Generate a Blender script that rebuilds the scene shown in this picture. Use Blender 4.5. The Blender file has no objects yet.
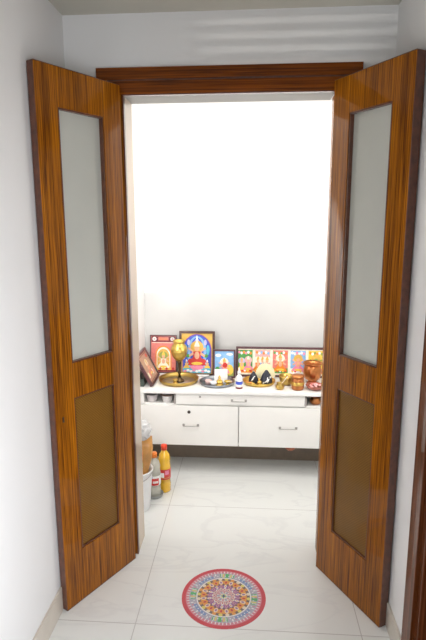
import bpy, bmesh, math, random
from mathutils import Vector, Matrix
random.seed(7)
PI = math.pi
col = bpy.context.scene.collection
scn = bpy.context.scene

# ---------------------------------------------------------------- materials
def new_mat(name):
    m = bpy.data.materials.new(name); m.use_nodes = True
    nt = m.node_tree; b = nt.nodes['Principled BSDF']
    return m, nt, b

def plain(name, c, rough=.5, metal=0., spec=.5, coat=0., trans=0., var=0., vscale=30., ior=1.45, alpha=1.):
    m, nt, b = new_mat(name)
    b.inputs['Base Color'].default_value = (*c, 1)
    b.inputs['Roughness'].default_value = rough
    b.inputs['Metallic'].default_value = metal
    b.inputs['Specular IOR Level'].default_value = spec
    b.inputs['Coat Weight'].default_value = coat
    b.inputs['Coat Roughness'].default_value = .06
    b.inputs['Transmission Weight'].default_value = trans
    b.inputs['IOR'].default_value = ior
    b.inputs['Alpha'].default_value = alpha
    if var:
        tc = nt.nodes.new('ShaderNodeTexCoord'); n = nt.nodes.new('ShaderNodeTexNoise')
        n.inputs['Scale'].default_value = vscale; n.inputs['Detail'].default_value = 5
        r = nt.nodes.new('ShaderNodeValToRGB')
        r.color_ramp.elements[0].position = .3; r.color_ramp.elements[1].position = .7
        r.color_ramp.elements[0].color = (*[x*(1-var) for x in c], 1)
        r.color_ramp.elements[1].color = (*[min(1, x*(1+var)) for x in c], 1)
        nt.links.new(tc.outputs['Object'], n.inputs['Vector'])
        nt.links.new(n.outputs['Fac'], r.inputs['Fac'])
        nt.links.new(r.outputs['Color'], b.inputs['Base Color'])
    return m

def wood(name, axis='Z', dark=(.075, .018, .002), mid=(.44, .145, .004), light=(.74, .32, .010), coat=.6, gain=1.):
    """striped laminate; fine straight stripes running along the given axis"""
    m, nt, b = new_mat(name)
    tc = nt.nodes.new('ShaderNodeTexCoord')
    def layer(across, along, detail, dist=0.):
        mp = nt.nodes.new('ShaderNodeMapping')
        s = [across, across, along] if axis == 'Z' else [along, across, across] if axis == 'X' else [across, along, across]
        mp.inputs['Scale'].default_value = s
        n = nt.nodes.new('ShaderNodeTexNoise')
        n.inputs['Scale'].default_value = 1; n.inputs['Detail'].default_value = detail
        n.inputs['Roughness'].default_value = .6
        n.inputs['Distortion'].default_value = dist
        nt.links.new(tc.outputs['Object'], mp.inputs['Vector'])
        nt.links.new(mp.outputs['Vector'], n.inputs['Vector'])
        return n
    a = layer(160, 1.1, 3, .35); c = layer(400, 5, 2); d = layer(14, 1.2, 2)
    mx = nt.nodes.new('ShaderNodeMath'); mx.operation = 'MULTIPLY_ADD'
    nt.links.new(a.outputs['Fac'], mx.inputs[0]); mx.inputs[1].default_value = .44
    m2 = nt.nodes.new('ShaderNodeMath'); m2.operation = 'MULTIPLY'
    nt.links.new(c.outputs['Fac'], m2.inputs[0]); m2.inputs[1].default_value = .38
    nt.links.new(m2.outputs[0], mx.inputs[2])
    m3 = nt.nodes.new('ShaderNodeMath'); m3.operation = 'MULTIPLY_ADD'
    nt.links.new(d.outputs['Fac'], m3.inputs[0]); m3.inputs[1].default_value = .22
    m4 = nt.nodes.new('ShaderNodeMath'); m4.operation = 'SUBTRACT'; m4.inputs[1].default_value = .11
    nt.links.new(mx.outputs[0], m4.inputs[0]); nt.links.new(m4.outputs[0], m3.inputs[2])
    r = nt.nodes.new('ShaderNodeValToRGB')
    e = r.color_ramp.elements
    e[0].position = .33; e[0].color = (*dark, 1)
    e[1].position = .63; e[1].color = (*light, 1)
    k = e.new(.50); k.color = (*mid, 1)
    nt.links.new(m3.outputs[0], r.inputs['Fac'])
    nt.links.new(r.outputs['Color'], b.inputs['Base Color'])
    b.inputs['Roughness'].default_value = .5
    b.inputs['Specular IOR Level'].default_value = .05
    b.inputs['Coat Weight'].default_value = coat
    b.inputs['Coat Roughness'].default_value = .02
    b.inputs['Coat IOR'].default_value = 1.5
    return m

def wall_mat(name, c, band=None):
    m, nt, b = new_mat(name)
    tc = nt.nodes.new('ShaderNodeTexCoord')
    n = nt.nodes.new('ShaderNodeTexNoise'); n.inputs['Scale'].default_value = 2.2; n.inputs['Detail'].default_value = 6
    r = nt.nodes.new('ShaderNodeValToRGB')
    r.color_ramp.elements[0].position = .3; r.color_ramp.elements[1].position = .75
    r.color_ramp.elements[0].color = (*[x*.965 for x in c], 1); r.color_ramp.elements[1].color = (*c, 1)
    nt.links.new(tc.outputs['Object'], n.inputs['Vector'])
    nt.links.new(n.outputs['Fac'], r.inputs['Fac'])
    nt.links.new(r.outputs['Color'], b.inputs['Base Color'])
    n2 = nt.nodes.new('ShaderNodeTexNoise'); n2.inputs['Scale'].default_value = 160; n2.inputs['Detail'].default_value = 3
    bp = nt.nodes.new('ShaderNodeBump'); bp.inputs['Strength'].default_value = .05
    nt.links.new(tc.outputs['Object'], n2.inputs['Vector'])
    nt.links.new(n2.outputs['Fac'], bp.inputs['Height']); nt.links.new(bp.outputs['Normal'], b.inputs['Normal'])
    b.inputs['Roughness'].default_value = .55
    return m

def soot_wall_mat():
    """white wall with a faint pinkish soot stain of its own, left of the middle"""
    m = wall_mat('white_wall_sooted', (.86, .85, .84)); nt = m.node_tree; b = nt.nodes['Principled BSDF']
    base = b.inputs['Base Color'].links[0].from_socket
    tc = nt.nodes.new('ShaderNodeTexCoord')
    mp = nt.nodes.new('ShaderNodeMapping'); mp.vector_type = 'POINT'
    mp.inputs['Location'].default_value = (.34*2.3, 0, -1.24*3.0)
    mp.inputs['Scale'].default_value = (2.3, 0, 3.0)
    g = nt.nodes.new('ShaderNodeTexGradient'); g.gradient_type = 'SPHERICAL'
    n = nt.nodes.new('ShaderNodeTexNoise'); n.inputs['Scale'].default_value = 9; n.inputs['Detail'].default_value = 6
    mu = nt.nodes.new('ShaderNodeMath'); mu.operation = 'MULTIPLY'
    m2 = nt.nodes.new('ShaderNodeMath'); m2.operation = 'MULTIPLY'; m2.inputs[1].default_value = 1.35; m2.use_clamp = True
    mix = nt.nodes.new('ShaderNodeMix'); mix.data_type = 'RGBA'
    nt.links.new(tc.outputs['Object'], mp.inputs['Vector']); nt.links.new(mp.outputs['Vector'], g.inputs['Vector'])
    nt.links.new(tc.outputs['Object'], n.inputs['Vector'])
    nt.links.new(g.outputs['Fac'], mu.inputs[0]); nt.links.new(n.outputs['Fac'], mu.inputs[1])
    nt.links.new(mu.outputs[0], m2.inputs[0]); nt.links.new(m2.outputs[0], mix.inputs['Factor'])
    nt.links.new(base, mix.inputs['A']); mix.inputs['B'].default_value = (.52, .42, .42, 1)
    nt.links.new(mix.outputs['Result'], b.inputs['Base Color'])
    return m

def floor_mat():
    m, nt, b = new_mat('white_marble_tiles')
    tc = nt.nodes.new('ShaderNodeTexCoord')
    sx = nt.nodes.new('ShaderNodeSeparateXYZ'); nt.links.new(tc.outputs['Object'], sx.inputs[0])
    def grout(out, off, size):
        a = nt.nodes.new('ShaderNodeMath'); a.operation = 'SUBTRACT'; a.inputs[1].default_value = off
        nt.links.new(out, a.inputs[0])
        p = nt.nodes.new('ShaderNodeMath'); p.operation = 'PINGPONG'; p.inputs[1].default_value = size/2
        nt.links.new(a.outputs[0], p.inputs[0])
        l = nt.nodes.new('ShaderNodeMath'); l.operation = 'LESS_THAN'; l.inputs[1].default_value = .0017
        nt.links.new(p.outputs[0], l.inputs[0]); return l
    gx = grout(sx.outputs['X'], -.345, .895); gy = grout(sx.outputs['Y'], -.438, .8845)
    mxx = nt.nodes.new('ShaderNodeMath'); mxx.operation = 'MAXIMUM'
    nt.links.new(gx.outputs[0], mxx.inputs[0]); nt.links.new(gy.outputs[0], mxx.inputs[1])
    # veins
    n = nt.nodes.new('ShaderNodeTexNoise'); n.inputs['Scale'].default_value = 1.6; n.inputs['Detail'].default_value = 8
    n.inputs['Distortion'].default_value = 1.2
    mp = nt.nodes.new('ShaderNodeMapping'); mp.inputs['Rotation'].default_value = (0, 0, .7); mp.inputs['Scale'].default_value = (1, 2.6, 1)
    nt.links.new(tc.outputs['Object'], mp.inputs['Vector']); nt.links.new(mp.outputs['Vector'], n.inputs['Vector'])
    r = nt.nodes.new('ShaderNodeValToRGB'); e = r.color_ramp.elements
    e[0].position = .47; e[0].color = (.80, .815, .795, 1); e[1].position = .53; e[1].color = (.80, .815, .795, 1)
    k = e.new(.50); k.color = (.71, .72, .715, 1)
    nt.links.new(n.outputs['Fac'], r.inputs['Fac'])
    n3 = nt.nodes.new('ShaderNodeTexNoise'); n3.inputs['Scale'].default_value = 3.; n3.inputs['Detail'].default_value = 4
    nt.links.new(tc.outputs['Object'], n3.inputs['Vector'])
    mm = nt.nodes.new('ShaderNodeMix'); mm.data_type = 'RGBA'
    nt.links.new(n3.outputs['Fac'], mm.inputs['Factor'])
    nt.links.new(r.outputs['Color'], mm.inputs['A']); mm.inputs['B'].default_value = (.78, .79, .78, 1)
    mix = nt.nodes.new('ShaderNodeMix'); mix.data_type = 'RGBA'
    nt.links.new(mxx.outputs[0], mix.inputs['Factor']); nt.links.new(mm.outputs['Result'], mix.inputs['A'])
    mix.inputs['B'].default_value = (.52, .51, .50, 1)
    nt.links.new(mix.outputs['Result'], b.inputs['Base Color'])
    b.inputs['Roughness'].default_value = .16
    b.inputs['Specular IOR Level'].default_value = .45
    return m

def mesh_panel_mat():
    """brown cane-weave pattern of the lower door panels"""
    m, nt, b = new_mat('brown_woven_panel')
    tc = nt.nodes.new('ShaderNodeTexCoord')
    mp = nt.nodes.new('ShaderNodeMapping'); mp.inputs['Scale'].default_value = (170, 170, 170)
    ch = nt.nodes.new('ShaderNodeTexChecker'); ch.inputs['Scale'].default_value = 1
    ch.inputs['Color1'].default_value = (.17, .075, .010, 1); ch.inputs['Color2'].default_value = (.25, .12, .018, 1)
    n = nt.nodes.new('ShaderNodeTexNoise'); n.inputs['Scale'].default_value = 7; n.inputs['Detail'].default_value = 4
    mix = nt.nodes.new('ShaderNodeMix'); mix.data_type = 'RGBA'; mix.blend_type = 'MULTIPLY'; mix.inputs['Factor'].default_value = .35
    nt.links.new(tc.outputs['Object'], mp.inputs['Vector']); nt.links.new(mp.outputs['Vector'], ch.inputs['Vector'])
    nt.links.new(tc.outputs['Object'], n.inputs['Vector'])
    nt.links.new(ch.outputs['Color'], mix.inputs['A']); nt.links.new(n.outputs['Fac'], mix.inputs['B'])
    nt.links.new(mix.outputs['Result'], b.inputs['Base Color'])
    b.inputs['Roughness'].default_value = .5; b.inputs['Specular IOR Level'].default_value = .1; b.inputs['Coat Weight'].default_value = .4; b.inputs['Coat Roughness'].default_value = .04
    return m

WOOD_Z = wood('striped_wood_upright', 'Z')
WOOD_X = wood('striped_wood_level', 'X', mid=(.27, .065, .004), light=(.40, .15, .006), coat=.3)
WOOD_J = wood('striped_wood_lining', 'Z', mid=(.40, .20, .08), light=(.60, .34, .15), coat=1.)
WOOD_DARK = plain('dark_wood_edge', (.10, .028, .010), .35, coat=.6, var=.3, vscale=40)
WOOD_R = wood('striped_wood_dark', 'Z', mid=(.16, .045, .015), light=(.26, .08, .025))
WALL = wall_mat('white_wall_paint', (.81, .81, .81))
WALLP = soot_wall_mat()
WALLPS = wall_mat('white_room_paint', (.86, .85, .84))
DADO = plain('pale_grey_tile', (.555, .55, .54), .25, var=.03, vscale=5)
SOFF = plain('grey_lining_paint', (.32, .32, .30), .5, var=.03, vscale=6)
REVEAL = plain('cream_gloss_paint', (.60, .49, .38), .25, var=.03, vscale=6)
CEIL = plain('ceiling_paint', (.62, .60, .52), .7, var=.02, vscale=4)
SKIRT = plain('cream_skirting_tile', (.60, .55, .48), .3, var=.06, vscale=12)
FLOOR = floor_mat()
GLASS = plain('frosted_glass', (.66, .67, .61), .45, trans=.3, var=.05, vscale=3)
WEAVE = mesh_panel_mat()
LAM = plain('white_laminate', (.87, .86, .83), .3, var=.015, vscale=8)
LAMW = plain('white_stone_top', (.84, .83, .81), .2, var=.03, vscale=14)
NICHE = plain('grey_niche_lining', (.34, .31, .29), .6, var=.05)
CHROME = plain('brushed_chrome', (.46, .44, .42), .4, metal=1.)
DKMET = plain('dark_metal', (.10, .09, .08), .35, metal=.9)
BRASS = plain('polished_brass', (.66, .46, .12), .3, metal=1., var=.10, vscale=25)
BRASSD = plain('tarnished_brass', (.50, .34, .10), .35, metal=1., var=.15, vscale=12)
BRONZE = plain('dark_bronze', (.10, .065, .03), .35, metal=.9, var=.3, vscale=40)
COPPER = plain('polished_copper', (.52, .20, .07), .28, metal=1., var=.25, vscale=20)
STEEL = plain('dull_steel', (.32, .34, .37), .3, metal=1., var=.15, vscale=30)
def C(name, c, **k): return plain(name, c, **k)
PAL = {n: C('print_'+n, c, rough=.3, coat=.25, var=.10, vscale=60) for n, c in dict(
    red=(.62, .04, .03), maroon=(.20, .02, .03), orange=(.82, .25, .03), yellow=(.85, .58, .08), gold=(.70, .42, .08),
    cream=(.86, .79, .64), white=(.85, .84, .82), blue=(.05, .10, .55), sky=(.24, .46, .75), cyan=(.10, .45, .60),
    green=(.08, .32, .07), olive=(.30, .36, .08), pink=(.80, .25, .38), rose=(.75, .42, .42), purple=(.24, .06, .32),
    skin=(.78, .42, .26), black=(.02, .02, .03), brown=(.18, .07, .03), lav=(.52, .48, .70), grey=(.45, .45, .46), dust=(.46, .27, .20),
    palered=(.70, .20, .17)).items()}
FRAME = plain('dark_brown_frame', (.07, .028, .018), .3, coat=.4, var=.3, vscale=50)
FRAMEP = plain('dark_plum_frame', (.09, .035, .04), .3, coat=.4, var=.2, vscale=50)
BACKB = plain('brown_board', (.25, .17, .10), .8, var=.1)

# ---------------------------------------------------------------- mesh helpers
class MB:
    def __init__(s): s.bm = bmesh.new(); s.mats = []
    def mi(s, m):
        if m not in s.mats: s.mats.append(m)
        return s.mats.index(m)
    def face(s, pts, m, smooth=False):
        vs = [s.bm.verts.new(p) for p in pts]
        f = s.bm.faces.new(vs); f.material_index = s.mi(m); f.smooth = smooth; return f
    def box(s, x0, x1, y0, y1, z0, z1, m, bev=0.):
        b = bmesh.new()
        bmesh.ops.create_cube(b, size=1)
        for v in b.verts:
            v.co = Vector(((x0+x1)/2+v.co.x*(x1-x0), (y0+y1)/2+v.co.y*(y1-y0), (z0+z1)/2+v.co.z*(z1-z0)))
        if bev: bmesh.ops.bevel(b, geom=list(b.edges), offset=bev, segments=2, profile=.6, affect='EDGES')
        s.merge(b, m); return s
    def merge(s, b, m, smooth=False, mat=None):
        i = s.mi(m); mp = {}
        for v in b.verts: mp[v] = s.bm.verts.new(mat @ v.co if mat else v.co)
        for f in b.faces:
            try:
                g = s.bm.faces.new([mp[v] for v in f.verts]); g.material_index = i; g.smooth = smooth
            except ValueError: pass
        b.free()
    def lathe(s, prof, m, n=40, c=(0, 0, 0), fn=None):
        """prof: (r, z) list, bottom to top and back for hollow things"""
        i = s.mi(m); rings = []
        for r, z in prof:
            if r < 1e-6: rings.append([s.bm.verts.new((c[0], c[1], c[2]+z))])
            else:
                ring = []
                for k in range(n):
                    a = 2*PI*k/n; rr = r*(fn(a, z) if fn else 1)
                    ring.append(s.bm.verts.new((c[0]+rr*math.cos(a), c[1]+rr*math.sin(a), c[2]+z)))
                rings.append(ring)
        for a, b in zip(rings, rings[1:]):
            for k in range(n):
                q = [a[k % len(a)], a[(k+1) % len(a)], b[(k+1) % len(b)], b[k % len(b)]]
                u = []
                for v in q:
                    if v not in u: u.append(v)
                if len(u) > 2:
                    f = s.bm.faces.new(u); f.material_index = i; f.smooth = True
        return s
    def tube(s, pts, r, m, n=10):
        i = s.mi(m); pts = [Vector(p) for p in pts]; rings = []
        for k, p in enumerate(pts):
            d = (pts[min(k+1, len(pts)-1)]-pts[max(k-1, 0)]).normalized()
            u = d.cross(Vector((0, 0, 1)))
            if u.length < .1: u = d.cross(Vector((1, 0, 0)))
            u.normalize(); w = d.cross(u)
            rr = r[k] if isinstance(r, (list, tuple)) else r
            rings.append([s.bm.verts.new(p+u*math.cos(2*PI*j/n)*rr+w*math.sin(2*PI*j/n)*rr) for j in range(n)])
        for a, b in zip(rings, rings[1:]):
            for j in range(n):
                f = s.bm.faces.new([a[j], a[(j+1) % n], b[(j+1) % n], b[j]]); f.material_index = i; f.smooth = True
        for e in (rings[0], rings[-1][::-1]):
            f = s.bm.faces.new(e); f.material_index = i
        return s
    def blob(s, c, r, m, sub=2, jit=0.):
        b = bmesh.new(); bmesh.ops.create_icosphere(b, subdivisions=sub, radius=1)
        for v in b.verts:
            k = 1+random.uniform(-jit, jit)
            v.co = Vector((v.co.x*r[0]*k, v.co.y*r[1]*k, v.co.z*r[2]*k))+Vector(c)
        s.merge(b, m, smooth=True); return s
    def build(s, name, parent=None, loc=None, rot=None):
        bmesh.ops.recalc_face_normals(s.bm, faces=list(s.bm.faces))
        me = bpy.data.meshes.new(name); s.bm.to_mesh(me); s.bm.free()
        for m in s.mats: me.materials.append(m)
        o = bpy.data.objects.new(name, me); col.objects.link(o)
        if parent: o.parent = parent
        if loc: o.location = loc
        if rot: o.rotation_euler = rot
        return o
def tag(o, label=None, cat=None, group=None, kind=None):
    if label: o['label'] = label
    if cat: o['category'] = cat
    if group: o['group'] = group
    if kind: o['kind'] = kind
    return o
def empty(name, loc=(0, 0, 0), rot=(0, 0, 0)):
    o = bpy.data.objects.new(name, None); col.objects.link(o); o.empty_display_size = .05
    o.location = loc; o.rotation_euler = rot; return o
def copy_tree(o, parent=None):
    c = o.copy(); col.objects.link(c)
    if parent: c.parent = parent
    for ch in [x for x in list(bpy.data.objects) if x.parent == o]: copy_tree(ch, c)
    return c

# ---------------------------------------------------------------- the setting
XL, XR = -.672, .665          # hall walls
PL, PR, PB = -.612, .70, 1.20  # prayer-room walls
HW, HH, T = .430, 2.10, .145
def struct(o, label, cat): return tag(o, label, cat, kind='structure')
struct(MB().box(-1.2, 1.2, -4.2, 1.3, -.06, 0, FLOOR).build('floor'), 'glossy white marble tile floor running through the doorway', 'floor')
struct(MB().box(XL-.1, XR+.1, -3.4, T, 2.415, 2.5, CEIL).build('ceiling'), 'pale ceiling over the hallway in front of the door', 'ceiling')
struct(MB().box(PL-.1, PR+.1, T, 1.3, 2.62, 2.70, CEIL).build('ceiling'), 'white ceiling inside the small prayer room', 'ceiling')
struct(MB().box(XL-.1, XL, -3.4, T, 0, 2.415, WALL).build('wall_left'), 'white hallway wall on the left side', 'wall')
# right hall wall with a second doorway nearer the camera and an added window opening
w = MB().box(XR, XR+.1, -.61, T, 0, 2.415, WALL).box(XR, XR+.1, -3.4, -2.95, 0, 2.415, WALL).box(XR, XR+.1, -1.80, -1.55, 0, 2.415, WALL).box(XR, XR+.1, -2.95, -1.80, 0, .45, WALL).box(XR, XR+.1, -2.95, -1.80, 1.65, 2.415, WALL).box(XR, XR+.1, -1.55, -.61, 2.2, 2.415, WALL)
struct(w.build('wall_right'), 'white hallway wall on the right side', 'wall')
# wall with the doorway
w = MB().box(XL, -HW, .02, T, 0, 2.415, WALL).box(HW+.028, XR, .02, T, 0, 2.415, WALL).box(-HW, HW+.028, .02, T, HH, 2.415, WALL)
struct(w.build('wall_middle'), 'white wall around and above the wooden doorway', 'wall')
w = MB().box(PL-.1, -HW, T+.001, T+.02, 0, 2.62, WALLPS).box(HW+.028, PR+.1, T+.001, T+.02, 0, 2.62, WALLPS).box(-HW, HW+.028, T+.001, T+.02, HH, 2.62, WALLPS)
struct(w.build('wall_front'), 'inner face of the prayer room wall around the doorway', 'wall')
struct(MB().box(PL, PR, PB, PB+.1, 0, 2.62, WALLP).build('wall_back'), 'bright white back wall of the prayer room above the cabinet', 'wall')
struct(MB().box(PL-.1, PL, T+.02, PB+.1, 0, 2.62, WALLPS).build('wall_left'), 'white left wall inside the prayer room', 'wall')
struct(MB().box(PR, PR+.1, T+.02, PB+.1, 0, 2.62, WALLPS).build('wall_right'), 'white right wall inside the prayer room', 'wall')
struct(MB().box(PL, PR, PB-.008, PB, .55, 1.118, DADO, .001).build('trim_1'), 'pale grey tiled band on the back wall above the cabinet', 'wall tiles')
# jamb lining
w = MB().box(-HW-.004, -HW+.003, .021, T+.006, 0, HH, REVEAL).box(HW+.008, HW+.028, .021, .115, 0, HH, WOOD_Z)
struct(w.build('trim_2'), 'glossy side linings of the doorway opening', 'door lining')
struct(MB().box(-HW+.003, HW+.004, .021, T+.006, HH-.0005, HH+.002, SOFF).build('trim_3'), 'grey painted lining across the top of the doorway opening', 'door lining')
struct(MB().box(XL, XL+.009, -3.4, .02, 0, .105, SKIRT, .001).build('baseboard_left'), 'cream tile skirting along the left hallway wall', 'skirting')
struct(MB().box(XR-.009, XR, -.605, .02, 0, .105, SKIRT, .001).build('baseboard_right'), 'cream tile skirting behind the right door leaf', 'skirting')

# wooden door frame: grooved casing on the wall face
fr = empty('trim_4'); struct(fr, 'striped brown wooden frame around the prayer room doorway', 'door frame')
cw = .108
def casing(m, x0, x1, z0, z1, along, mat):
    m.box(x0, x1, .001, .021, z0, z1, mat, .002)
hd = MB()
hd.box(-HW-cw, HW+cw, .000, .020, HH+.062, HH+cw, WOOD_X, .002)
hd.box(-HW-cw+.046, HW+cw-.046, .005, .020, HH+.056, HH+.062, WOOD_DARK)
hd.box(-HW-cw+.052, HW+cw-.052, .000, .020, HH+.004, HH+.056, WOOD_X, .002)
hd.box(-HW-.002, HW+.010, -.001, .020, HH, HH+.004, WOOD_DARK, .001)  # dark strip paints in the shadow along the header's inner edge
hd.build('header', fr)
for s in (-1, 1):
    o_ = 0 if s < 0 else .008
    p = MB(); a = lambda u, v: (min(s*u, s*v), max(s*u, s*v))
    x = a(HW+.062, HW+cw); p.box(*x, .000, .020, 0, HH+.062, WOOD_Z, .002)
    x = a(HW+.056, HW+.062); p.box(*x, .005, .020, 0, HH+.056, WOOD_DARK)
    x = a(HW+.002+o_, HW+.056); p.box(*x, .000, .020, 0, HH+.004, WOOD_Z, .002)
    x = a(HW-.004+o_, HW+.002+o_); p.box(*x, -.001, .021, 0, HH, WOOD_DARK, .001)  # shadow line of the post's inner edge, put in as a dark strip
    p.build('post', fr)

# ---------------------------------------------------------------- the two door leaves
def leaf(name, hx, ang, side, label):
    """local x runs from hinge to free edge, visible face at local y=0 (towards -y for side -1)"""
    L, Z0, Z1, TH = .418, .004, 2.132, (.030 if side < 0 else .037)
    root = empty(name, (hx, -.033, 0), (0, 0, ang)); tag(root, label, 'door', kind='structure')
    # y range: visible face at 0, thickness behind it
    def yy(a, b): return (min(side*a, side*b), max(side*a, side*b))
    px0, px1 = .096, .318; gz0, gz1 = 1.045, 1.996; lz0, lz1 = .238, .902
    def part(n, x0, x1, z0, z1, mat=WOOD_Z, y=(0, TH), bev=.0015, nm=None):
        return MB().box(x0, x1, *yy(*y), z0, z1, mat, bev).build(n, root)
    part('stile', 0, px0, Z0, Z1)
    part('stile', px1, L-.004, Z0, Z1)
    part('rail', px0, px1, Z0, lz0)
    part('rail', px0, px1, lz1, gz0)
    part('rail', px0, px1, gz1, Z1)
    e = MB().box(L-.004, L, *yy(0, TH), Z0, Z1, WOOD_DARK, .001).box(0, L-.004, *yy(0, TH), Z1, Z1+.002, WOOD_DARK).box(0, L-.004, *yy(0, TH), Z0-.003, Z0, WOOD_DARK)
    tag(e.build('edge_band', root), 'dark brown edge strip')
    for (z0, z1, n) in ((gz0, gz1, 'glass_bead'), (lz0, lz1, 'panel_bead')):
        b = MB(); t = .006
        for q in ((px0, px0+t, z0, z1), (px1-t, px1, z0, z1), (px0+t, px1-t, z0, z0+t), (px0+t, px1-t, z1-t, z1)):
            b.box(q[0], q[1], *yy(.003, TH-.003), q[2], q[3], WOOD_DARK)
        b.build(n, root)
    tag(part('glass_pane', px0+.006, px1-.006, gz0+.006, gz1-.006, GLASS, (.020, .024), 0), 'frosted grey green glass')
    tag(part('lower_panel', px0+.006, px1-.006, lz0+.006, lz1-.006, WEAVE, (.010, .016), 0), 'brown finely woven recessed panel')
    # three butt hinges on the hinge side
    for z in (.25, 1.05, 1.9):
        MB().lathe([(0, 0), (.004, 0), (.004, .07), (0, .07)], DKMET, 12, (-.0045, side*.013, z)).build('hinge', root)
    return root, yy
dl = Vector((-.642, -.393)) - Vector((-.433, -.031))
lf, _ = leaf('door_1', -.433, math.atan2(dl.y, dl.x), -1, 'left open wooden door leaf with frosted glass above brown panel')
k = MB().box(.374, .381, .0, .0012, .820, .842, DKMET, .0005); tag(k.build('keyhole_plate', lf), 'small dark metal plate')
dr = Vector((.629, -.395)) - Vector((.423, -.031))
rt, _ = leaf('door_2', .423, math.atan2(dr.y, dr.x), 1, 'right open wooden door leaf with frosted glass above brown panel')

# second doorway in the right wall, near the camera
f2 = empty('trim_5', (XR, -.61, 0)); struct(f2, 'dark wooden frame of another doorway on the right hallway wall', 'door frame')
MB().box(-.022, 0, -.085, 0, 0, 2.2, WOOD_R, .002).build('casing', f2)
MB().box(-.010, .09, -.12, -.086, 0, 2.16, WOOD_R, .002).build('jamb', f2)
wn = MB()  # unseen window, added so side light reaches the left hallway wall
for q in ((-2.95, -2.91, .45, 1.65), (-1.84, -1.80, .45, 1.65), (-2.91, -1.84, .45, .49), (-2.91, -1.84, 1.61, 1.65)): wn.box(XR+.03, XR+.07, *q, LAM, .002)
struct(wn.build('added_window'), 'added white window frame, unseen beside the viewer, letting light onto the left wall', 'window')
MB().box(-.022, 0, -.985, -.94, 0, 2.2, WOOD_R, .002).build('casing', f2)
MB().box(-.022, 0, -.94, -.086, 2.161, 2.2, WOOD_R, .002).build('header', f2)
d3 = MB().box(.03, .065, -.938, -.122, .005, 2.155, WOOD_R, .002).build('door_3', None, (XR, -.61, 0))
tag(d3, 'closed dark wooden door at the right edge beyond its frame', 'door', kind='structure')

# ---------------------------------------------------------------- cabinet
ZT = .568
cab = empty('cabinet', (.04, .81, 0)); tag(cab, 'white wall-mounted low cabinet with two doors and a drawer under the idols', 'cabinet')
cx = .04
X0, X1 = PL-cx, PR-cx     # local span
D1 = PB-.81
body = MB()
body.box(X0, X1, .018, D1, .205, .222, LAM)            # bottom
body.box(X0, X1, .018, D1, .462, .474, LAM)            # shelf under the niches
body.box(X0, X1, D1-.012, D1-.001, .222, .546, LAM)
body.box(X0, X0+.06, .0, D1-.012, .474, .546, LAM)
body.box(X1-.06, X1, .0, D1-.012, .474, .546, LAM)
body.box(X0, X0+.016, .018, D1-.012, .222, .462, LAM)
body.box(X1-.016, X1, .018, D1-.012, .222, .462, LAM)
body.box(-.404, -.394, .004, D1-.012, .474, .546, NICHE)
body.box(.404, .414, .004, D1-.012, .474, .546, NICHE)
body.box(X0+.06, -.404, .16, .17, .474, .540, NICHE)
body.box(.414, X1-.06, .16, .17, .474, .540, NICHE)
body.box(X0+.06, -.404, .004, .17, .5385, .546, LAM)
body.box(.414, X1-.06, .004, .17, .5385, .546, LAM)
body.build('body', cab)
MB().box(X0, X1, .25, D1, 0, .205, plain('grey_brown_plinth', (.20, .155, .115), .45, var=.08)).build('plinth', cab)
def handle(par, x, z, w, m=CHROME):
    h = MB(); h.tube([(x-w/2, -.004, z), (x-w/2, -.018, z), (x-w/2+.006, -.022, z), (x+w/2-.006, -.022, z), (x+w/2, -.018, z), (x+w/2, -.004, z)], .0030, m, 8)
    h.box(x-w/2-.007, x-w/2+.007, -.004, 0, z-.008, z+.008, m, .001).box(x+w/2-.007, x+w/2+.007, -.004, 0, z-.008, z+.008, m, .001)
    return h.build('handle', par)
d = MB().box(X0+.002, -.0035, 0, .018, .203, .464, LAM, .0015).build('door', cab)
handle(d, -.30, .338, .09)
MB().lathe([(0, 0), (.010, 0), (.010, .004), (.007, .006), (0, .006)], DKMET, 16).build('lock', d, (-.31, 0, .424), (PI/2, 0, 0))
d = MB().box(.0005, X1-.002, 0, .018, .203, .464, LAM, .0015).build('door', cab)
handle(d, .305, .334, .10)
dw = MB().box(-.392, .402, 0, .018, .474, .542, LAM, .0015).build('drawer', cab)
handle(dw, .0, .505, .085)
MB().lathe([(0, 0), (.006, 0), (.006, .003), (0, .003)], CHROME, 16).build('lock', dw, (-.24, 0, .525), (PI/2, 0, 0))
top = MB().box(PL, PR, .792, PB-.008, .548, ZT, LAMW, .002).build('countertop')
tag(top, 'white stone top resting on the cabinet under the pictures', 'countertop')

# cups and copper pot in the open niches
def cup(loc, label, mat, r=.036, h=.045):
    m = MB().lathe([(0, 0), (r*.72, 0), (r*.8, .003), (r*.95, h*.6), (r, h), (r*.94, h), (r*.88, h*.6), (r*.72, .006), (0, .006)], mat, 32)
    o = m.build('cup', None, loc); tag(o, label, 'cup', 'cups in the cabinet niche'); return o
CUPM = plain('pale_grey_ceramic', (.62, .58, .58), .35, var=.05)
CUPW = plain('white_ceramic', (.78, .76, .74), .3, var=.04)
cup((-.510, .862, .4745), 'pale grey cup in the left cabinet niche, on its left side', CUPM)
c2 = cup((-.413, .862, .4745), 'white cup with dark rim in the left cabinet niche, beside the drawer', CUPW)
MB().lathe([(.0345, .0462), (.037, .0455), (.037, .042), (.0362, .042)], PAL['brown'], 32).build('rim', c2)
p = empty('copper_pot', (.515, .87, .4745)); tag(p, 'small copper pot tucked inside the right cabinet niche', 'pot')
MB().lathe([(0, 0), (.022, 0), (.036, .012), (.038, .026), (.028, .036), (.030, .042), (.027, .042), (.025, .036), (.033, .024), (.02, .006), (0, .005)], COPPER, 32).build('body', p)

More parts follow.
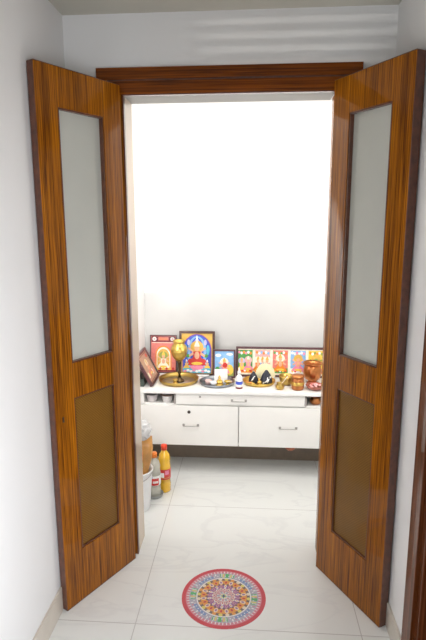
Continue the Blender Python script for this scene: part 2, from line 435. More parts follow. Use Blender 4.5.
# ---------------------------------------------------------------- pictures
def disc(m, cx, cz, rx, rz, y, mat, n=24, a0=0, a1=2*PI):
    pts = [(cx+rx*math.cos(a0+(a1-a0)*k/n), y, cz+rz*math.sin(a0+(a1-a0)*k/n)) for k in range(n if a1-a0 > 6.2 else n+1)]
    m.face(pts, mat)
def quad(m, x0, x1, z0, z1, y, mat): m.face([(x0, y, z0), (x1, y, z0), (x1, y, z1), (x0, y, z1)], mat)
def poly(m, pts, y, mat): m.face([(a, y, b) for a, b in pts], mat)
def figure(m, cx, z, s, y, robe, skin='skin', halo='gold', crown='gold', arms=True):
    """a simple seated figure, s = its height"""
    e = .00012
    if halo: disc(m, cx, z+s*.72, s*.26, s*.26, y, PAL[halo])
    poly(m, [(cx-s*.36, z), (cx+s*.36, z), (cx+s*.30, z+s*.16), (cx+s*.14, z+s*.34), (cx-s*.14, z+s*.34), (cx-s*.30, z+s*.16)], y-e, PAL[robe])
    poly(m, [(cx-s*.14, z+s*.26), (cx+s*.14, z+s*.26), (cx+s*.18, z+s*.56), (cx-s*.18, z+s*.56)], y-2*e, PAL[robe])
    disc(m, cx, z+s*.40, s*.10, s*.15, y-3*e, PAL[skin])
    if arms:
        for q in (-1, 1):
            poly(m, [(cx+q*s*.15, z+s*.55), (cx+q*s*.33, z+s*.40), (cx+q*s*.29, z+s*.33), (cx+q*s*.13, z+s*.43)][::q], y-3*e, PAL[skin])
            poly(m, [(cx+q*s*.15, z+s*.52), (cx+q*s*.36, z+s*.66), (cx+q*s*.33, z+s*.72), (cx+q*s*.13, z+s*.58)][::q], y-3*e, PAL[skin])
    disc(m, cx, z+s*.68, s*.095, s*.115, y-4*e, PAL[skin])
    poly(m, [(cx-s*.11, z+s*.75), (cx+s*.11, z+s*.75), (cx+s*.07, z+s*.88), (cx, z+s*1.02), (cx-s*.07, z+s*.88)], y-5*e, PAL[crown])
    disc(m, cx, z+s*.08, s*.22, s*.06, y-4*e, PAL['yellow'])
def frame_border(name, w, h, t, b, mat, parent):
    m = MB()
    m.box(-w/2, w/2, 0, t, 0, b, mat, .001); m.box(-w/2, w/2, 0, t, h-b, h, mat, .001)
    m.box(-w/2, -w/2+b, .0005, t, b, h-b, mat, .001); m.box(w/2-b, w/2, .0005, t, b, h-b, mat, .001)
    return m.build(name, parent)
def picture(loc, w, h, b, label, mat=FRAME, lean=.1, rz=0, t=.015):
    root = empty('framed_picture', loc, (-lean, 0, rz)); root.rotation_mode = 'XYZ'
    tag(root, label, 'picture')
    frame_border('frame', w, h, t, b, mat, root)
    MB().box(-w/2+b*.6, w/2-b*.6, t*.55, t*.9, b*.6, h-b*.6, BACKB).build('backing', root)
    return root
Y = .0075
def art(w, h, b, bg):
    m = MB(); quad(m, -w/2+b*.8, w/2-b*.8, b*.8, h-b*.8, Y, bg); return m

# 1: red print with a deity under an arch
W, H = .184, .262
p = picture((-.486, 1.150, ZT+.002), W, H, .007, 'red picture with golden arched figure, standing behind the tall brass goblet', FRAMEP, .12)
m = art(W, H, .006, PAL['palered'])
quad(m, -.083, .083, .212, .252, Y-.0003, PAL['maroon'])
for q in (-1, 1):
    disc(m, q*.062, .234, .014, .014, Y-.0005, PAL['white']); disc(m, q*.062, .234, .007, .007, Y-.0007, PAL['rose'])
quad(m, -.036, .036, .224, .246, Y-.0005, PAL['palered'])
for r in range(3): quad(m, -.030, .030, .227+r*.006, .2295+r*.006, Y-.0007, PAL['orange'])
quad(m, -.078, .078, .206, .210, Y-.0005, PAL['cream'])
pts = [(-.055, .02)]+[(.055*math.cos(PI-a*PI/16), .13+.058*math.sin(a*PI/16)) for a in range(17)]+[(.055, .02)]
poly(m, pts, Y-.0003, PAL['orange'])
pts = [(x*.86, .022+(z-.022)*.94) for x, z in pts]; poly(m, pts, Y-.0005, PAL['cream'])
pts = [(x*.88, .024+(z-.024)*.92) for x, z in pts]; poly(m, pts, Y-.0007, PAL['gold'])
figure(m, 0, .035, .115, Y-.0009, 'cream', 'skin', 'olive', 'yellow')
quad(m, -.083, .083, .009, .019, Y-.0005, PAL['maroon'])
for k in range(7): disc(m, -.066+k*.022, .030, .008, .009, Y-.0018, PAL['yellow' if k % 2 else 'red'], 12)
m.build('print', p)

# 2: large blue picture with a red seated deity
W, H = .240, .302; B = .016
p = picture((-.250, 1.098, ZT+.002), W, H, B, 'largest upright picture, blue with a red seated figure in a dark brown frame', FRAME, .12, t=.018)
m = art(W, H, B, PAL['gold'])
def arch(rx, z0, zc, rz, y, mat, n=20):
    poly(m, [(-rx, z0)]+[(rx*math.cos(PI-a*PI/n), zc+rz*math.sin(a*PI/n)) for a in range(n+1)]+[(rx, z0)], y, mat)
arch(.098, .018, .17, .112, Y-.0003, PAL['purple'])
arch(.092, .02, .17, .106, Y-.0005, PAL['blue'])
arch(.062, .06, .17, .098, Y-.0007, PAL['sky'])
arch(.044, .06, .17, .088, Y-.0009, PAL['blue'])
arch(.026, .06, .17, .082, Y-.0011, PAL['lav'])
quad(m, -.094, .094, .018, .052, Y-.0007, PAL['cyan'])
for k in range(9): disc(m, -.08+k*.02, .030+.006*(k % 2), .011, .008, Y-.0009, PAL['white' if k % 3 else 'pink'], 12)
for q in (-1, 1):
    disc(m, q*.074, .175, .011, .034, Y-.0013, PAL['cyan'], 12)
    disc(m, q*.056, .225, .010, .020, Y-.0013, PAL['lav'], 12)
    figure(m, q*.070, .052, .060, Y-.0015, 'yellow', 'skin', None, 'white', False)
    disc(m, q*.040, .098, .022, .018, Y-.0016, PAL['red'], 14)
    disc(m, q*.062, .135, .014, .012, Y-.0016, PAL['green'], 12)
disc(m, 0, .058, .046, .018, Y-.0015, PAL['pink'], 20)
figure(m, 0, .070, .170, Y-.0018, 'red', 'skin', 'gold', 'cream')
disc(m, 0, .255, .006, .018, Y-.0026, PAL['white'], 12)
m.build('print', p)
MB().box(-.075, .085, -.006, -.0005, 0, .010, PAL['white']).build('lower_strip', p)

# 3: small picture
W, H, B = .148, .190, .011
p = picture((-.064, 1.062, ZT+.002), W, H, B, 'small sky-blue picture in a dark frame behind the white card', FRAMEP, .10)
m = art(W, H, B, PAL['sky'])
quad(m, -.063, .063, .012, .060, Y-.0003, PAL['olive'])
disc(m, -.04, .15, .02, .010, Y-.0003, PAL['white'], 14); disc(m, .035, .158, .022, .009, Y-.0003, PAL['white'], 14)
disc(m, .036, .055, .025, .035, Y-.0005, PAL['yellow'], 16); disc(m, -.045, .045, .018, .03, Y-.0005, PAL['green'], 16)
figure(m, .0, .030, .105, Y-.0007, 'pink', 'skin', 'cream', 'gold')
disc(m, .005, .085, .016, .018, Y-.0016, PAL['red'], 14)
m.build('print', p)

# 4: wide frame holding five prints
W, H, B = .600, .203, .014
p = picture((.313, 1.100, ZT+.002), W, H, B, 'wide dark frame holding a row of five small deity prints', FRAMEP, .08)
m = art(W, H, B, PAL['cream']); m.build('mount', p)
specs = [('green', 'orange', 'pink', 'yellow'), ('rose', 'sky', 'orange', 'gold'), ('palered', 'orange', 'green', 'cream'),
         ('sky', 'pink', 'white', 'gold'), ('yellow', 'olive', 'orange', 'gold')]
pw = .100
for k, (bg, robe, acc, halo) in enumerate(specs):
    c = -.240+k*.117
    m = MB(); quad(m, c-pw/2, c+pw/2, .026, .180, Y-.0004, PAL[bg])
    quad(m, c-pw/2, c+pw/2, .026, .060, Y-.0006, PAL['orange' if k in (0, 4) else acc])
    for j in range(6): disc(m, c-pw/2+.012+j*.015, .165-.006*(j % 2), .008, .010, Y-.0006, PAL[(acc, 'white', robe)[j % 3]], 10)
    for j in range(5): disc(m, c-.036+j*.018, .045, .008, .012, Y-.0008, PAL[('yellow', 'red', 'white')[j % 3]], 10)
    if k == 0:
        figure(m, c-.022, .045, .085, Y-.001, 'yellow', 'skin', 'lav', 'gold', False); figure(m, c+.022, .045, .095, Y-.002, 'pink', 'skin', 'rose', 'cream', False)
    elif k == 1:
        for j, (dx, rb) in enumerate(((-.03, 'orange'), (0, 'sky'), (.03, 'rose'))): figure(m, c+dx, .040, .10, Y-.001-.001*j, rb, 'skin', 'cream', 'gold', False)
    else: figure(m, c, .042, .115, Y-.001, robe, 'skin' if k != 4 else 'olive', halo, 'gold')
    m.build('print', p)

# 5: picture leaning sideways on the left wall
ang = math.atan2(.098, .190)
p = empty('framed_picture', (-.498, .968, ZT+.011), (0, 0, 0)); tag(p, 'brown picture leaning sideways against the left wall, seen edge on', 'picture')
# local frame: y axis -> along the counter edge, face towards +x
p.rotation_euler = (-ang, 0, PI/2)
W, H, B = .250, .212, .013
frame_border('frame', W, H, .020, B, FRAMEP, p)
MB().box(-W/2+.008, W/2-.008, .012, .018, .008, H-.008, BACKB).build('backing', p)
m = art(W, H, B, PAL['dust'])
quad(m, -.105, .105, .018, .19, Y-.0003, PAL['brown'])
quad(m, -.098, .098, .022, .186, Y-.0005, PAL['dust'])
for k in range(5): disc(m, -.07+k*.035, .06, .016, .02, Y-.0007, PAL[('cream', 'palered', 'olive')[k % 3]], 14)
figure(m, 0, .05, .11, Y-.0009, 'palered', 'skin', 'cream', 'gold')
disc(m, .07, .165, .02, .012, Y-.0007, PAL['red'], 12)
m.build('print', p)
b = MB().box(-.605, -.558, .850, .985, ZT, ZT+.050, plain('dark_green_tin', (.035, .05, .04), .4, coat=.3, var=.3), .003).build('storage_tin')
tag(b, 'small dark tin under the sideways leaning picture', 'tin')

# ---------------------------------------------------------------- things on the top
def plate_prof(r, h, t=.003):
    return [(0, 0), (r*.86, 0), (r*.93, h*.35), (r*.97, h), (r, h), (r+.002, h-.002), (r, h-.003), (r-.002, h*.6)] and \
           [(0, 0), (r*.90, 0), (r*.96, h*.5), (r, h), (r*.98, h+.0015), (r*.94, h*.5+t), (r*.89, t), (0, t)]
# brass tray and goblet lamp
t1 = MB().lathe(plate_prof(.131, .026), BRASSD, 64).build('brass_tray', None, (-.355, .975, ZT))
tag(MB().lathe([(0, .0031), (.108, .0031), (.108, .0036), (0, .0036)], plain('worn_grey_metal', (.50, .47, .40), .35, metal=.9, var=.25, vscale=30), 48).build('inner_base', t1), 'worn grey inner base')
tag(t1, 'wide round brass tray under the tall goblet', 'tray')
for z in ():
    pass
g = empty('brass_goblet', (-.348, .965, ZT+.0038)); tag(g, 'tall brass goblet lamp standing in the wide brass tray', 'goblet')
MB().lathe([(0, 0), (.030, 0), (.032, .004), (.026, .012), (.014, .022), (.010, .030), (0, .030)], BRONZE, 32).build('base', g)
MB().lathe([(0, .028), (.010, .030), (.007, .050), (.012, .060), (.007, .072), (.007, .115), (.013, .128), (.006, .138), (0, .138)], BRONZE, 24).build('stem', g)
MB().lathe([(0, .132), (.012, .136), (.032, .150), (.047, .176), (.053, .204), (.051, .226), (.042, .243), (.034, .250), (.036, .262), (.042, .272), (.039, .273), (.032, .263), (.030, .250), (.038, .240), (.047, .224), (.048, .204), (.042, .178), (.028, .156), (0, .145)], BRASS, 48).build('cup', g)
MB().lathe([(.0525, .203), (.0540, .206), (.0525, .209), (.050, .206), (.0525, .203)], BRASS, 48).build('band', g)
o = MB().lathe([(0, 0), (.018, 0), (.020, .006), (.010, .016), (.012, .024), (.018, .034), (.015, .034), (.008, .026), (0, .024)], BRASS, 28).build('brass_cup', None, (-.368, .902, ZT+.0038))
tag(o, 'tiny yellow brass cup in front of the goblet stem', 'cup')

# steel tray with card, idol, cup and lamp
ST = (-.104, .952)
o = MB().lathe(plate_prof(.116, .018), STEEL, 64).build('steel_tray', None, (*ST, ZT)); tag(o, 'round dark steel tray holding the white card', 'tray')
zt = ZT+.0032
o = MB().box(-.042, .042, 0, .0025, 0, .088, PAL['white'], .0008).build('card', None, (-.079, .955, zt), (-.12, 0, 0))
tag(o, 'blank white square card standing in the steel tray', 'card')
m = MB()
m.lathe([(0, 0), (.024, 0), (.026, .006), (.022, .010), (0, .010)], BRASS, 28)
o = empty('idol', (-.085, .905, zt)); tag(o, 'small golden seated idol in front of the white card', 'idol')
m.build('pedestal', o)
m = MB().blob((0, 0, .020), (.022, .017, .012), BRASS, 2).blob((0, 0, .032), (.013, .011, .013), BRASS, 2).blob((-.013, -.004, .028), (.006, .006, .009), BRASS, 1).blob((.013, -.004, .028), (.006, .006, .009), BRASS, 1).blob((0, 0, .047), (.008, .008, .008), BRASS, 2)
m.lathe([(.008, .050), (.006, .056), (.002, .064), (0, .066)], BRASS, 16); m.build('figure', o)
o = MB().lathe([(0, 0), (.014, 0), (.020, .016), (.022, .026), (.020, .026), (.017, .014), (.012, .004), (0, .004)], plain('pale_pink_ceramic', (.80, .56, .52), .4, var=.06), 28).build('cup', None, (-.158, .925, zt))
tag(o, 'pale pink little cup at the left of the steel tray', 'cup')
o = MB().lathe([(0, 0), (.015, 0), (.022, .014), (.024, .022), (.021, .022), (.018, .012), (0, .006)], plain('white_enamel', (.8, .8, .82), .3, var=.03), 28).build('cup', None, (-.122, .905, zt))
tag(o, 'tiny white cup between the pink cup and the golden idol', 'cup')
def diya(loc, label, s=1., rot=0., name='oil_lamp'):
    r = empty(name, loc, (0, 0, rot)); tag(r, label, 'oil lamp')
    pr = [(0, 0), (.016*s, 0), (.018*s, .003*s), (.009*s, .010*s), (.012*s, .014*s), (.026*s, .024*s), (.028*s, .030*s), (.025*s, .030*s), (.020*s, .022*s), (0, .018*s)]
    MB().lathe(pr, BRASS, 32, fn=lambda a, z: 1+(.35*max(0, math.cos(a))**8 if z > .012*s else 0)).build('bowl', r)
    MB().tube([(.0, 0, .024*s), (.02*s, 0, .029*s), (.036*s, 0, .034*s)], .0022*s, PAL['white'], 8).build('wick', r)
    return r
diya((-.035, .915, zt), 'small brass oil lamp right of the golden idol on the steel tray', .85, -.5)

# white and blue bottle
w = empty('squeeze_bottle', (.040, .862, ZT)); tag(w, 'small white bottle with blue band between steel tray and brass plate', 'bottle')
MB().lathe([(0, 0), (.018, 0), (.021, .004), (.021, .060), (.017, .078), (.009, .088), (.009, .095), (0, .095)], PAL['white'], 32).build('body', w)
MB().lathe([(.0213, .028), (.0218, .030), (.0218, .046), (.0213, .048)], PAL['blue'], 32).build('label', w)
MB().lathe([(.012, .0), (.0215, .001), (.0217, .010), (.0213, .012)], PAL['maroon'], 32).build('foot_band', w)
MB().lathe([(0, .094), (.011, .094), (.011, .108), (.005, .116), (.004, .132), (0, .134)], PAL['white'], 24).build('cap', w)

# brass plate with offerings
BP = (.165, .978); zb = ZT+.0032
o = MB().lathe(plate_prof(.105, .020), BRASS, 64).build('brass_plate', None, (*BP, ZT)); tag(o, 'round brass plate heaped with offerings in front of the wide frame', 'plate')
# cream pleated fan standing at the back of the plate
CRM = plain('cream_paper', (.93, .87, .62), .6, var=.06, vscale=40)
m = MB(); n = 36; R = .064
fr_, bk_ = [], []
for k in range(n+1):
    a = PI*k/n; rr = R*(1 + (.03 if k % 2 else -.02)); dy = .004 if k % 2 else -.004
    fr_.append(m.bm.verts.new((rr*math.cos(a), dy-.003, rr*math.sin(a)*1.35+.030))); bk_.append(m.bm.verts.new((rr*math.cos(a), dy+.003, rr*math.sin(a)*1.35+.030)))
c0 = m.bm.verts.new((0, -.012, .002)); c1 = m.bm.verts.new((0, .006, .002)); mi = m.mi(CRM)
for k in range(n):
    for q in ((fr_[k], fr_[k+1], c0), (bk_[k+1], bk_[k], c1), (fr_[k+1], fr_[k], bk_[k], bk_[k+1])):
        m.bm.faces.new(q).material_index = mi
m.bm.faces.new((fr_[0], c0, c1, bk_[0])).material_index = mi; m.bm.faces.new((fr_[n], bk_[n], c1, c0)).material_index = mi
o = m.build('paper_fan', None, (.205, 1.016, zb)); tag(o, 'cream half-round pleated fan standing at the back of the brass plate', 'fan')
BLKC = plain('black_cloth', (.02, .022, .035), .6, var=.4, vscale=60)
def pyramid(loc, s, label, stripes, rot=0.):
    r = empty('cone_ornament', loc, (0, 0, rot)); tag(r, label, 'ornament', 'black cone ornaments on the brass plate')
    pr = [(0, 0), (.031*s, 0), (.033*s, .004*s), (.031*s, .026*s), (.020*s, .052*s), (.006*s, .072*s), (0, .074*s)]
    MB().lathe(pr, BLKC, 6).build('body', r)
    m = MB()
    for z0, r0, r1 in stripes:
        m.tube([(-r0*s, -.022*s, z0*s), (0, -.029*s+.1*z0*s, (z0+.014)*s), (r1*s, -.014*s, (z0+.036)*s)], .0045*s, PAL['white'], 8)
    m.build('white_band', r)
pyramid((.210, .950, zb), 1.25, 'larger black cone with white bands in front of the cream fan', [(.010, .022, .004), (.006, .002, .018)], .2)
pyramid((.130, .975, zb), 1.0, 'smaller black cone at the left of the brass plate', [(.012, .012, .012)], -.3)
o = MB()
random.seed(3)
for k in range(26):
    a = random.uniform(0, 2*PI); rr = .030*math.sqrt(random.random())
    o.blob((rr*math.cos(a), rr*math.sin(a)*.8, .007+.012*(1-rr/.03)*random.random()), (.009, .007, .006), PAL['gold'] if k % 3 else PAL['orange'], 1, .15)
o = o.build('marigold_petals', None, (.105, .925, zb)); tag(o, 'heap of orange marigold petals on the left of the brass plate', 'petals', kind='stuff')
o = MB().lathe([(0, 0), (.013, 0), (.018, .010), (.014, .020), (.016, .026), (.013, .026), (.011, .018), (0, .012)], BRASS, 28).build('brass_cup', None, (.168, .915, zb))
tag(o, 'tiny brass cup at the front of the offering plate', 'cup')

# small brass pot with spoon
p = MB().lathe([(0, 0), (.018, 0), (.027, .012), (.028, .024), (.019, .034), (.023, .042), (.020, .043), (.016, .034), (.024, .022), (.016, .005), (0, .004)], BRASSD, 32).build('brass_pot', None, (.292, .856, ZT))
tag(p, 'small round brass water pot holding a spoon', 'pot')
s = MB().tube([(-.006, 0, .010), (.012, -.002, .040), (.040, -.004, .078), (.046, -.004, .086)], [.004, .0025, .0025, .004], plain('cream_spoon', (.82, .68, .50), .35, var=.05), 10)
s.blob((-.006, 0, .012), (.008, .006, .004), BRASS, 2)
s = s.build('spoon', None, (.292, .856, ZT)); tag(s, 'pale long-handled spoon leaning out of the small brass pot', 'spoon')
b = MB().lathe([(0, 0), (.028, 0), (.040, .018), (.046, .042), (.047, .062), (.044, .062), (.042, .042), (.035, .020), (0, .005)], BRASSD, 40).build('brass_bowl', None, (.338, .955, ZT))
tag(b, 'dark brass bowl behind the orange jar and spoon', 'bowl')
# jar
ORJ = plain('amber_jar_copper', (.42, .15, .05), .28, metal=.7, var=.25, vscale=30)
j = empty('jar', (.402, .868, ZT)); tag(j, 'short amber copper jar with a lid, right of the small spoon pot', 'jar')
MB().lathe([(0, 0), (.034, 0), (.039, .008), (.040, .040), (.038, .066), (.034, .074), (0, .074)], ORJ, 40).build('body', j)
MB().lathe([(.0395, .030), (.0415, .034), (.0415, .046), (.0395, .050)], BRASS, 40).build('band', j)
MB().lathe([(0, .074), (.037, .074), (.039, .080), (.037, .090), (.020, .096), (0, .098)], COPPER, 40).build('lid', j)
# large copper pot on foot
c = empty('copper_pot', (.505, .998, ZT)); tag(c, 'large copper bowl on a foot in front of the wide frame, rightmost', 'pot')
MB().lathe([(0, 0), (.034, 0), (.036, .004), (.026, .009), (.022, .016), (0, .018)], COPPER, 40).build('foot', c)
MB().lathe([(0, .014), (.022, .015), (.044, .028), (.056, .054), (.058, .084), (.052, .112), (.050, .124), (.046, .118), (.052, .088), (.050, .056), (.038, .034), (0, .026)], COPPER, 48).build('bowl', c)
MB().lathe([(.0495, .120), (.057, .126), (.063, .134), (.060, .137), (.052, .131), (.046, .122)], COPPER, 48).build('rim', c)
# red bowl dish in front
REDC = plain('dark_red_clay', (.30, .09, .06), .35, coat=.3, var=.25)
r = MB().lathe([(0, 0), (.032, 0), (.048, .012), (.058, .028), (.055, .029), (.045, .016), (0, .006)], REDC, 48).build('clay_dish', None, (.508, .870, ZT))
tag(r, 'shallow dark red dish in front of the large copper bowl', 'dish')
m = MB(); random.seed(5)
for k in range(40):
    a = random.uniform(0, 2*PI); rr = .040*math.sqrt(random.random())
    m.blob((rr*math.cos(a), rr*math.sin(a), .026+.008*(1-rr/.04)), (.007, .007, .005), PAL['rose'] if k % 3 else PAL['palered'], 1, .2)
o = m.build('flower_petals', None, (.508, .870, ZT)); tag(o, 'pink flower petals filling the dark red dish', 'petals', kind='stuff')
# crumpled packet
m = MB()
bm = bmesh.new(); bmesh.ops.create_grid(bm, x_segments=8, y_segments=6, size=1)
bm2 = bmesh.new(); bmesh.ops.create_cube(bm2, size=1); bmesh.ops.subdivide_edges(bm2, edges=list(bm2.edges), cuts=3, use_grid_fill=True); bm.free()
random.seed(2)
for v in bm2.verts:
    v.co = Vector((v.co.x*.050*(1-.2*abs(v.co.y)), v.co.y*.045, (v.co.z+.5)*.030*(1-1.4*(abs(v.co.x)**2))+random.uniform(0, .002)))
m.merge(bm2, PAL['white'])
o = empty('packet', (.588, .850, ZT), (0, 0, .5)); tag(o, 'small white and blue packet at the right end of the top', 'packet')
m.build('wrapper', o)
MB().box(-.012, .012, -.0225, .0225, .0275, .0305, PAL['blue'], .0005).build('stripe', o)

# reddish round knob under the cabinet edge
o = MB().lathe([(0, -.042), (.018, -.040), (.032, -.026), (.036, 0), (0, 0)], plain('terracotta', (.45, .13, .06), .5, var=.15), 32).build('round_knob', None, (.366, .868, .2040))
tag(o, 'small reddish round knob fixed under the right half of the cabinet', 'knob')

# ---------------------------------------------------------------- things on the floor at the left
BKM = plain('white_plastic', (.80, .80, .80), .4, var=.02)
bk = empty('bucket', (-.518, .418, 0)); tag(bk, 'white plastic bucket on the floor just inside the door', 'bucket')
MB().lathe([(0, 0), (.066, 0), (.068, .004), (.084, .215), (.086, .225), (.090, .226), (.090, .234), (.083, .234), (.080, .215), (.064, .008), (0, .008)], BKM, 48).build('body', bk)
MB().tube([(.088*math.cos(a), .088*math.sin(a), .226-.035*math.sin(a-PI)) if True else 0 for a in [PI+PI*k/16 for k in range(17)]], .0025, CHROME, 8).build('handle', bk)
# brown paper packet standing in the bucket
m = MB(); b2 = bmesh.new(); bmesh.ops.create_cube(b2, size=1); bmesh.ops.subdivide_edges(b2, edges=list(b2.edges), cuts=5, use_grid_fill=True)
random.seed(11)
for v in b2.verts:
    u, w_, t_ = v.co.x*2, v.co.y*2, v.co.z+.5
    k = 1-.12*abs(2*t_-1)**3
    v.co = Vector((u*(.047+.024*min(1, max(0, t_-.5)*4))*k*(1-.05*w_*w_)+.014*t_, w_*.030*k*(1-.35*u*u)*(1-.75*max(0, t_-.75)*4*.6), .02+t_*.41))+Vector([random.uniform(-.002, .002) for _ in range(3)])
KRAFT = plain('amber_plastic_packet', (.56, .27, .07), .35, coat=.4, var=.3, vscale=14)
m.merge(b2, KRAFT, smooth=True)
pk = empty('food_packet', (-.507, .418, 0)); tag(pk, 'tall amber brown packet standing in the white bucket', 'packet')
m.build('bag', pk)
MB().box(-.030, .030, -.0335, -.0305, .30, .35, PAL['orange'], .001).build('label', pk)
MB().box(-.024, .030, -.0335, -.0305, .255, .285, PAL['olive'], .001).build('label', pk)
m = MB(); random.seed(4); b3 = bmesh.new(); bmesh.ops.create_icosphere(b3, subdivisions=3, radius=1)
for v in b3.verts:
    k = 1+random.uniform(-.16, .16)
    v.co = Vector((v.co.x*.050*k, v.co.y*.045*k, .05+v.co.z*.05*k*(1+.25*max(0, v.co.z))))
m.merge(b3, plain('thin_white_plastic', (.72, .72, .72), .25, trans=.25, var=.05))
tag(m.build('crumpled_neck', pk, (.024, 0, .41)), 'crumpled clear plastic neck')

# bottles
def bottle(loc, label, oil, capm, r, h, lab):
    o = empty('oil_bottle', loc); tag(o, label, 'bottle')
    body = [(0, .0), (r*.85, 0), (r, .006), (r, .05), (r*.94, h*.30), (r, h*.30), (r, h*.56), (r*.93, h*.66), (r, h*.70), (r*.8, h*.80), (r*.42, h*.88), (r*.38, h*.93), (0, h*.93)]
    MB().lathe(body, oil, 40).build('body', o)
    MB().lathe([(r*1.008, h*.29), (r*1.02, h*.295), (r*1.02, h*.505), (r*1.008, h*.51)], lab[0], 40).build('label', o)
    # printed bands of the label, wrapped round the front
    m = MB()
    for z0, z1, a0, a1, mt in lab[1]:
        n = 10; rr = r*1.035
        for k in range(n):
            p0 = -PI/2+a0+(a1-a0)*k/n; p1 = -PI/2+a0+(a1-a0)*(k+1)/n
            m.face([(rr*math.cos(p0), rr*math.sin(p0), h*z0), (rr*math.cos(p1), rr*math.sin(p1), h*z0), (rr*math.cos(p1), rr*math.sin(p1), h*z1), (rr*math.cos(p0), rr*math.sin(p0), h*z1)], mt, True)
    m.build('label_print', o)
    MB().lathe([(0, h*.90), (r*.50, h*.90), (r*.50, h*.99), (r*.46, h), (0, h)], capm, 28).build('cap', o)
    return o
OIL = plain('yellow_oil', (.86, .50, .03), .12, coat=.6, var=.12, vscale=20)
CLR = plain('clear_greenish_plastic', (.80, .78, .68), .15, trans=.5, var=.08)
CAPR = plain('red_cap', (.75, .06, .02), .35); CAPO = plain('orange_cap', (.82, .22, .03), .35)
bottle((-.398, .612, 0), 'yellow cooking oil bottle with red cap, right of the pair on the floor', OIL, CAPR, .037, .292,
       (PAL['red'], [(.34, .44, -.9, .1, PAL['white']), (.40, .49, .25, .9, PAL['pink']), (.325, .335, -1.2, 1.2, PAL['gold'])]))
bottle((-.445, .540, .0032), 'clear bottle with orange cap and red white label, left of the pair', CLR, CAPO, .036, .272,
       (PAL['white'], [(.30, .46, -.5, .9, PAL['red']), (.35, .40, -.1, .8, PAL['white']), (.47, .495, -.9, -.1, PAL['blue'])]))
o = MB().lathe([(0, 0), (.038, 0), (.044, .004), (.050, .022), (.0485, .023), (.043, .008), (.037, .003), (0, .003)], plain('clear_plastic_dish', (.75, .77, .74), .15, trans=.6, var=.05), 40).build('plastic_dish', None, (-.445, .540, 0))
tag(o, 'small clear plastic dish under the clear bottle on the floor', 'dish')

# ---------------------------------------------------------------- round floor sticker
RG = MB(); R0 = .181; e = .00025
def rd(r0, r1, lvl, mat, a0=0, a1=2*PI, n=64):
    z = .0008+lvl*e
    for k in range(n):
        p, q = a0+(a1-a0)*k/n, a0+(a1-a0)*(k+1)/n
        if r0 < 1e-5: RG.face([(0, 0, z), (r1*math.cos(p), r1*math.sin(p), z), (r1*math.cos(q), r1*math.sin(q), z)], mat)
        else: RG.face([(r0*math.cos(p), r0*math.sin(p), z), (r1*math.cos(p), r1*math.sin(p), z), (r1*math.cos(q), r1*math.sin(q), z), (r0*math.cos(q), r0*math.sin(q), z)], mat)
def petals(n, r, rl, rw, lvl, mats, off=0.):
    z = .0008+lvl*e
    for k in range(n):
        a = 2*PI*(k+off)/n; ca, sa = math.cos(a), math.sin(a); pts = []
        for j in range(10):
            t = 2*PI*j/10; u = r+rl*math.cos(t); w_ = rw*math.sin(t)
            pts.append((u*ca-w_*sa, u*sa+w_*ca, z))
        RG.face(pts, mats[k % len(mats)])
RPAL = {n: C('sticker_'+n, c, rough=.35) for n, c in dict(red=(.56, .05, .07), pink=(.62, .22, .28), lav=(.42, .39, .47), white=(.78, .77, .76), blue=(.20, .28, .50),
    green=(.10, .42, .16), yellow=(.72, .62, .15), orange=(.75, .32, .07), dark=(.16, .12, .12), purple=(.34, .14, .32), rose=(.62, .32, .34), cream=(.78, .66, .50), navy=(.03, .05, .18)).items()}
q = RPAL
RG.lathe([(R0, 0), (R0, .0008)], q['red'], 64)
rd(.164, R0, 0, q['red']); rd(.150, .164, 0, q['pink']); rd(.118, .150, 0, q['lav']); rd(.113, .118, 0, q['white']); rd(.100, .113, 0, q['dark'])
rd(.072, .100, 0, q['orange']); rd(.050, .072, 0, q['purple']); rd(.030, .050, 0, q['rose']); rd(0, .030, 0, q['white'])
petals(64, .154, .007, .0022, 1, [q['white']])
petals(64, .139, .007, .0030, 1, [q['white'], q['pink'], q['white'], q['lav']])
for k in range(4):
    a = PI/2*k
    rd(.120, .145, 2, q['green'], a-.06, a+.06, 4)
    for s_ in (-1, 1): rd(.120, .143, 2, q['yellow'], a+s_*.13-.025, a+s_*.13+.025, 3); rd(.120, .143, 2, q['green'], a+s_*.22-.02, a+s_*.22+.02, 3)
    rd(.122, .136, 2, q['blue'], a+PI/4-.30, a+PI/4+.30, 12)
    petals(1, .0, .001, .001, 2, [q['blue']])
petals(48, .129, .004, .0022, 3, [q['white']], .5)
petals(24, .107, .0075, .009, 2, [q['yellow'], q['cream'], q['orange']])
petals(24, .087, .013, .0085, 2, [q['orange'], q['cream']])
petals(24, .087, .007, .0045, 3, [q['red'], q['purple']])
petals(24, .073, .006, .005, 4, [q['dark']], .5)
petals(20, .062, .010, .006, 4, [q['rose'], q['white']])
petals(20, .062, .005, .003, 5, [q['purple'], q['orange']])
petals(16, .043, .009, .0062, 5, [q['white'], q['cream']])
petals(16, .041, .005, .003, 6, [q['red'], q['purple']])
petals(12, .023, .008, .005, 7, [q['lav'], q['rose']])
rd(0, .014, 8, q['white']); petals(8, .009, .005, .003, 9, [q['green'], q['yellow']]); rd(0, .006, 10, q['navy'], n=24)
o = RG.build('floor_sticker', None, (.002, -.262, 0), (0, 0, -.07)); tag(o, 'round rangoli floor sticker with a red rim and colourful rings', 'floor sticker')

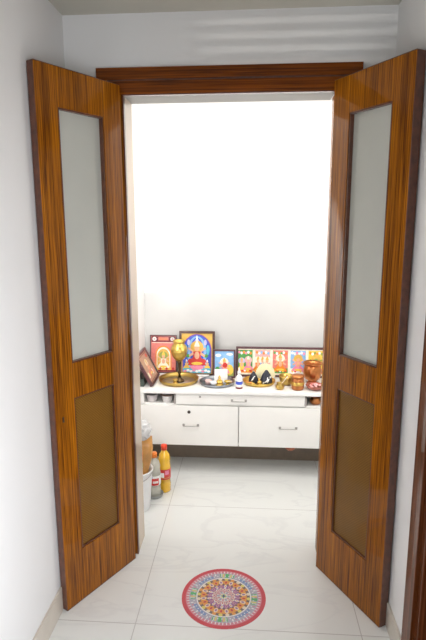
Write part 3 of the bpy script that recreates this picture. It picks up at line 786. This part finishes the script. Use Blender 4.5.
# ---------------------------------------------------------------- light
def area(name, loc, target, sx, sy, e_, c, spread=180):
    l = bpy.data.lights.new(name, 'AREA'); l.shape = 'RECTANGLE'; l.size = sx; l.size_y = sy; l.energy = e_; l.color = c; l.spread = math.radians(spread)
    o = bpy.data.objects.new(name, l); col.objects.link(o); o.location = loc
    o.rotation_euler = (Vector(target)-Vector(loc)).to_track_quat('-Z', 'Y').to_euler(); return o
area('prayer_room_light', (.04, .34, 2.58), (.04, .75, .3), 1.0, .25, 12.5, (1, .98, .95))
for x in (-.545, .585): area('added_fill_light', (x, .185, .98), (x*.9, 1.0, .80), .10, 1.5, 9.2, (1, .98, .95))  # unseen pair added beside the doorway to light the cabinet front evenly
area('added_side_light', (XR+.13, -2.375, .95), (-.67, -1.25, .80), 1.1, 1.0, 24, (.93, .96, 1.), 95)  # added light outside the unseen window, brightens the left wall
area('hallway_end_light', (.15, -3.3, .95), (-.2, 0, .95), .9, 1.1, 6, (.96, .97, 1.))
sh = empty('added_shutter', (.03, -2.62, 1.735)); struct(sh, 'added louvred shutter, unseen behind the viewer, striping the light above the door', 'shutter')  # unseen shutter, added to cut the spot into stripes above the door
MB().box(-.22, .22, -.01, .01, .075, .10, LAM).box(-.22, .22, -.01, .01, -.10, -.075, LAM).box(-.22, -.20, -.01, .01, -.075, .075, LAM).box(.20, .22, -.01, .01, -.075, .075, LAM).build('shutter_frame', sh)
for k in range(6): MB().box(-.20, .20, -.001, .001, -.071+k*.0245, -.058+k*.0245, LAM).build('slat', sh)
sp = bpy.data.lights.new('stripe_spot', 'SPOT'); sp.energy = 115; sp.spot_size = math.radians(11); sp.spot_blend = .8; sp.shadow_soft_size = .006; sp.color = (1, .96, .9)  # added spot, shines through the slats to stripe the wall
so = bpy.data.objects.new('stripe_spot', sp); col.objects.link(so); so.location = (-.22, -5.0, 1.2)
so.rotation_euler = (Vector((.26, 0, 2.32))-so.location).to_track_quat('-Z', 'Y').to_euler()
wd = bpy.data.worlds.new('World'); scn.world = wd; wd.use_nodes = True
wd.node_tree.nodes['Background'].inputs['Color'].default_value = (.95, .95, .97, 1)
wd.node_tree.nodes['Background'].inputs['Strength'].default_value = .62

# ---------------------------------------------------------------- camera
yaw, pitch, roll = .07235102, .19007143, -.00289417
cy_, sy_ = math.cos(yaw), math.sin(yaw)
fwd = Vector((-sy_*math.cos(pitch), cy_*math.cos(pitch), -math.sin(pitch)))
right = Vector((cy_, sy_, 0)); up = right.cross(fwd)
r2 = right*math.cos(roll)+up*math.sin(roll); u2 = -right*math.sin(roll)+up*math.cos(roll)
cam = bpy.data.cameras.new('Camera'); co = bpy.data.objects.new('Camera', cam); col.objects.link(co)
M = Matrix((r2, u2, -fwd)).transposed().to_4x4(); M.translation = Vector((.10115388, -2.22064497, 1.59407889))
co.matrix_world = M
cam.sensor_fit = 'VERTICAL'; cam.sensor_height = 36; cam.lens = 515.65088/640*36; cam.clip_start = .02
scn.camera = co
scn.view_settings.view_transform = 'Standard'; scn.view_settings.look = 'None'; scn.view_settings.gamma = 1
scn.view_settings.use_curve_mapping = False
scn.view_settings.exposure = 0
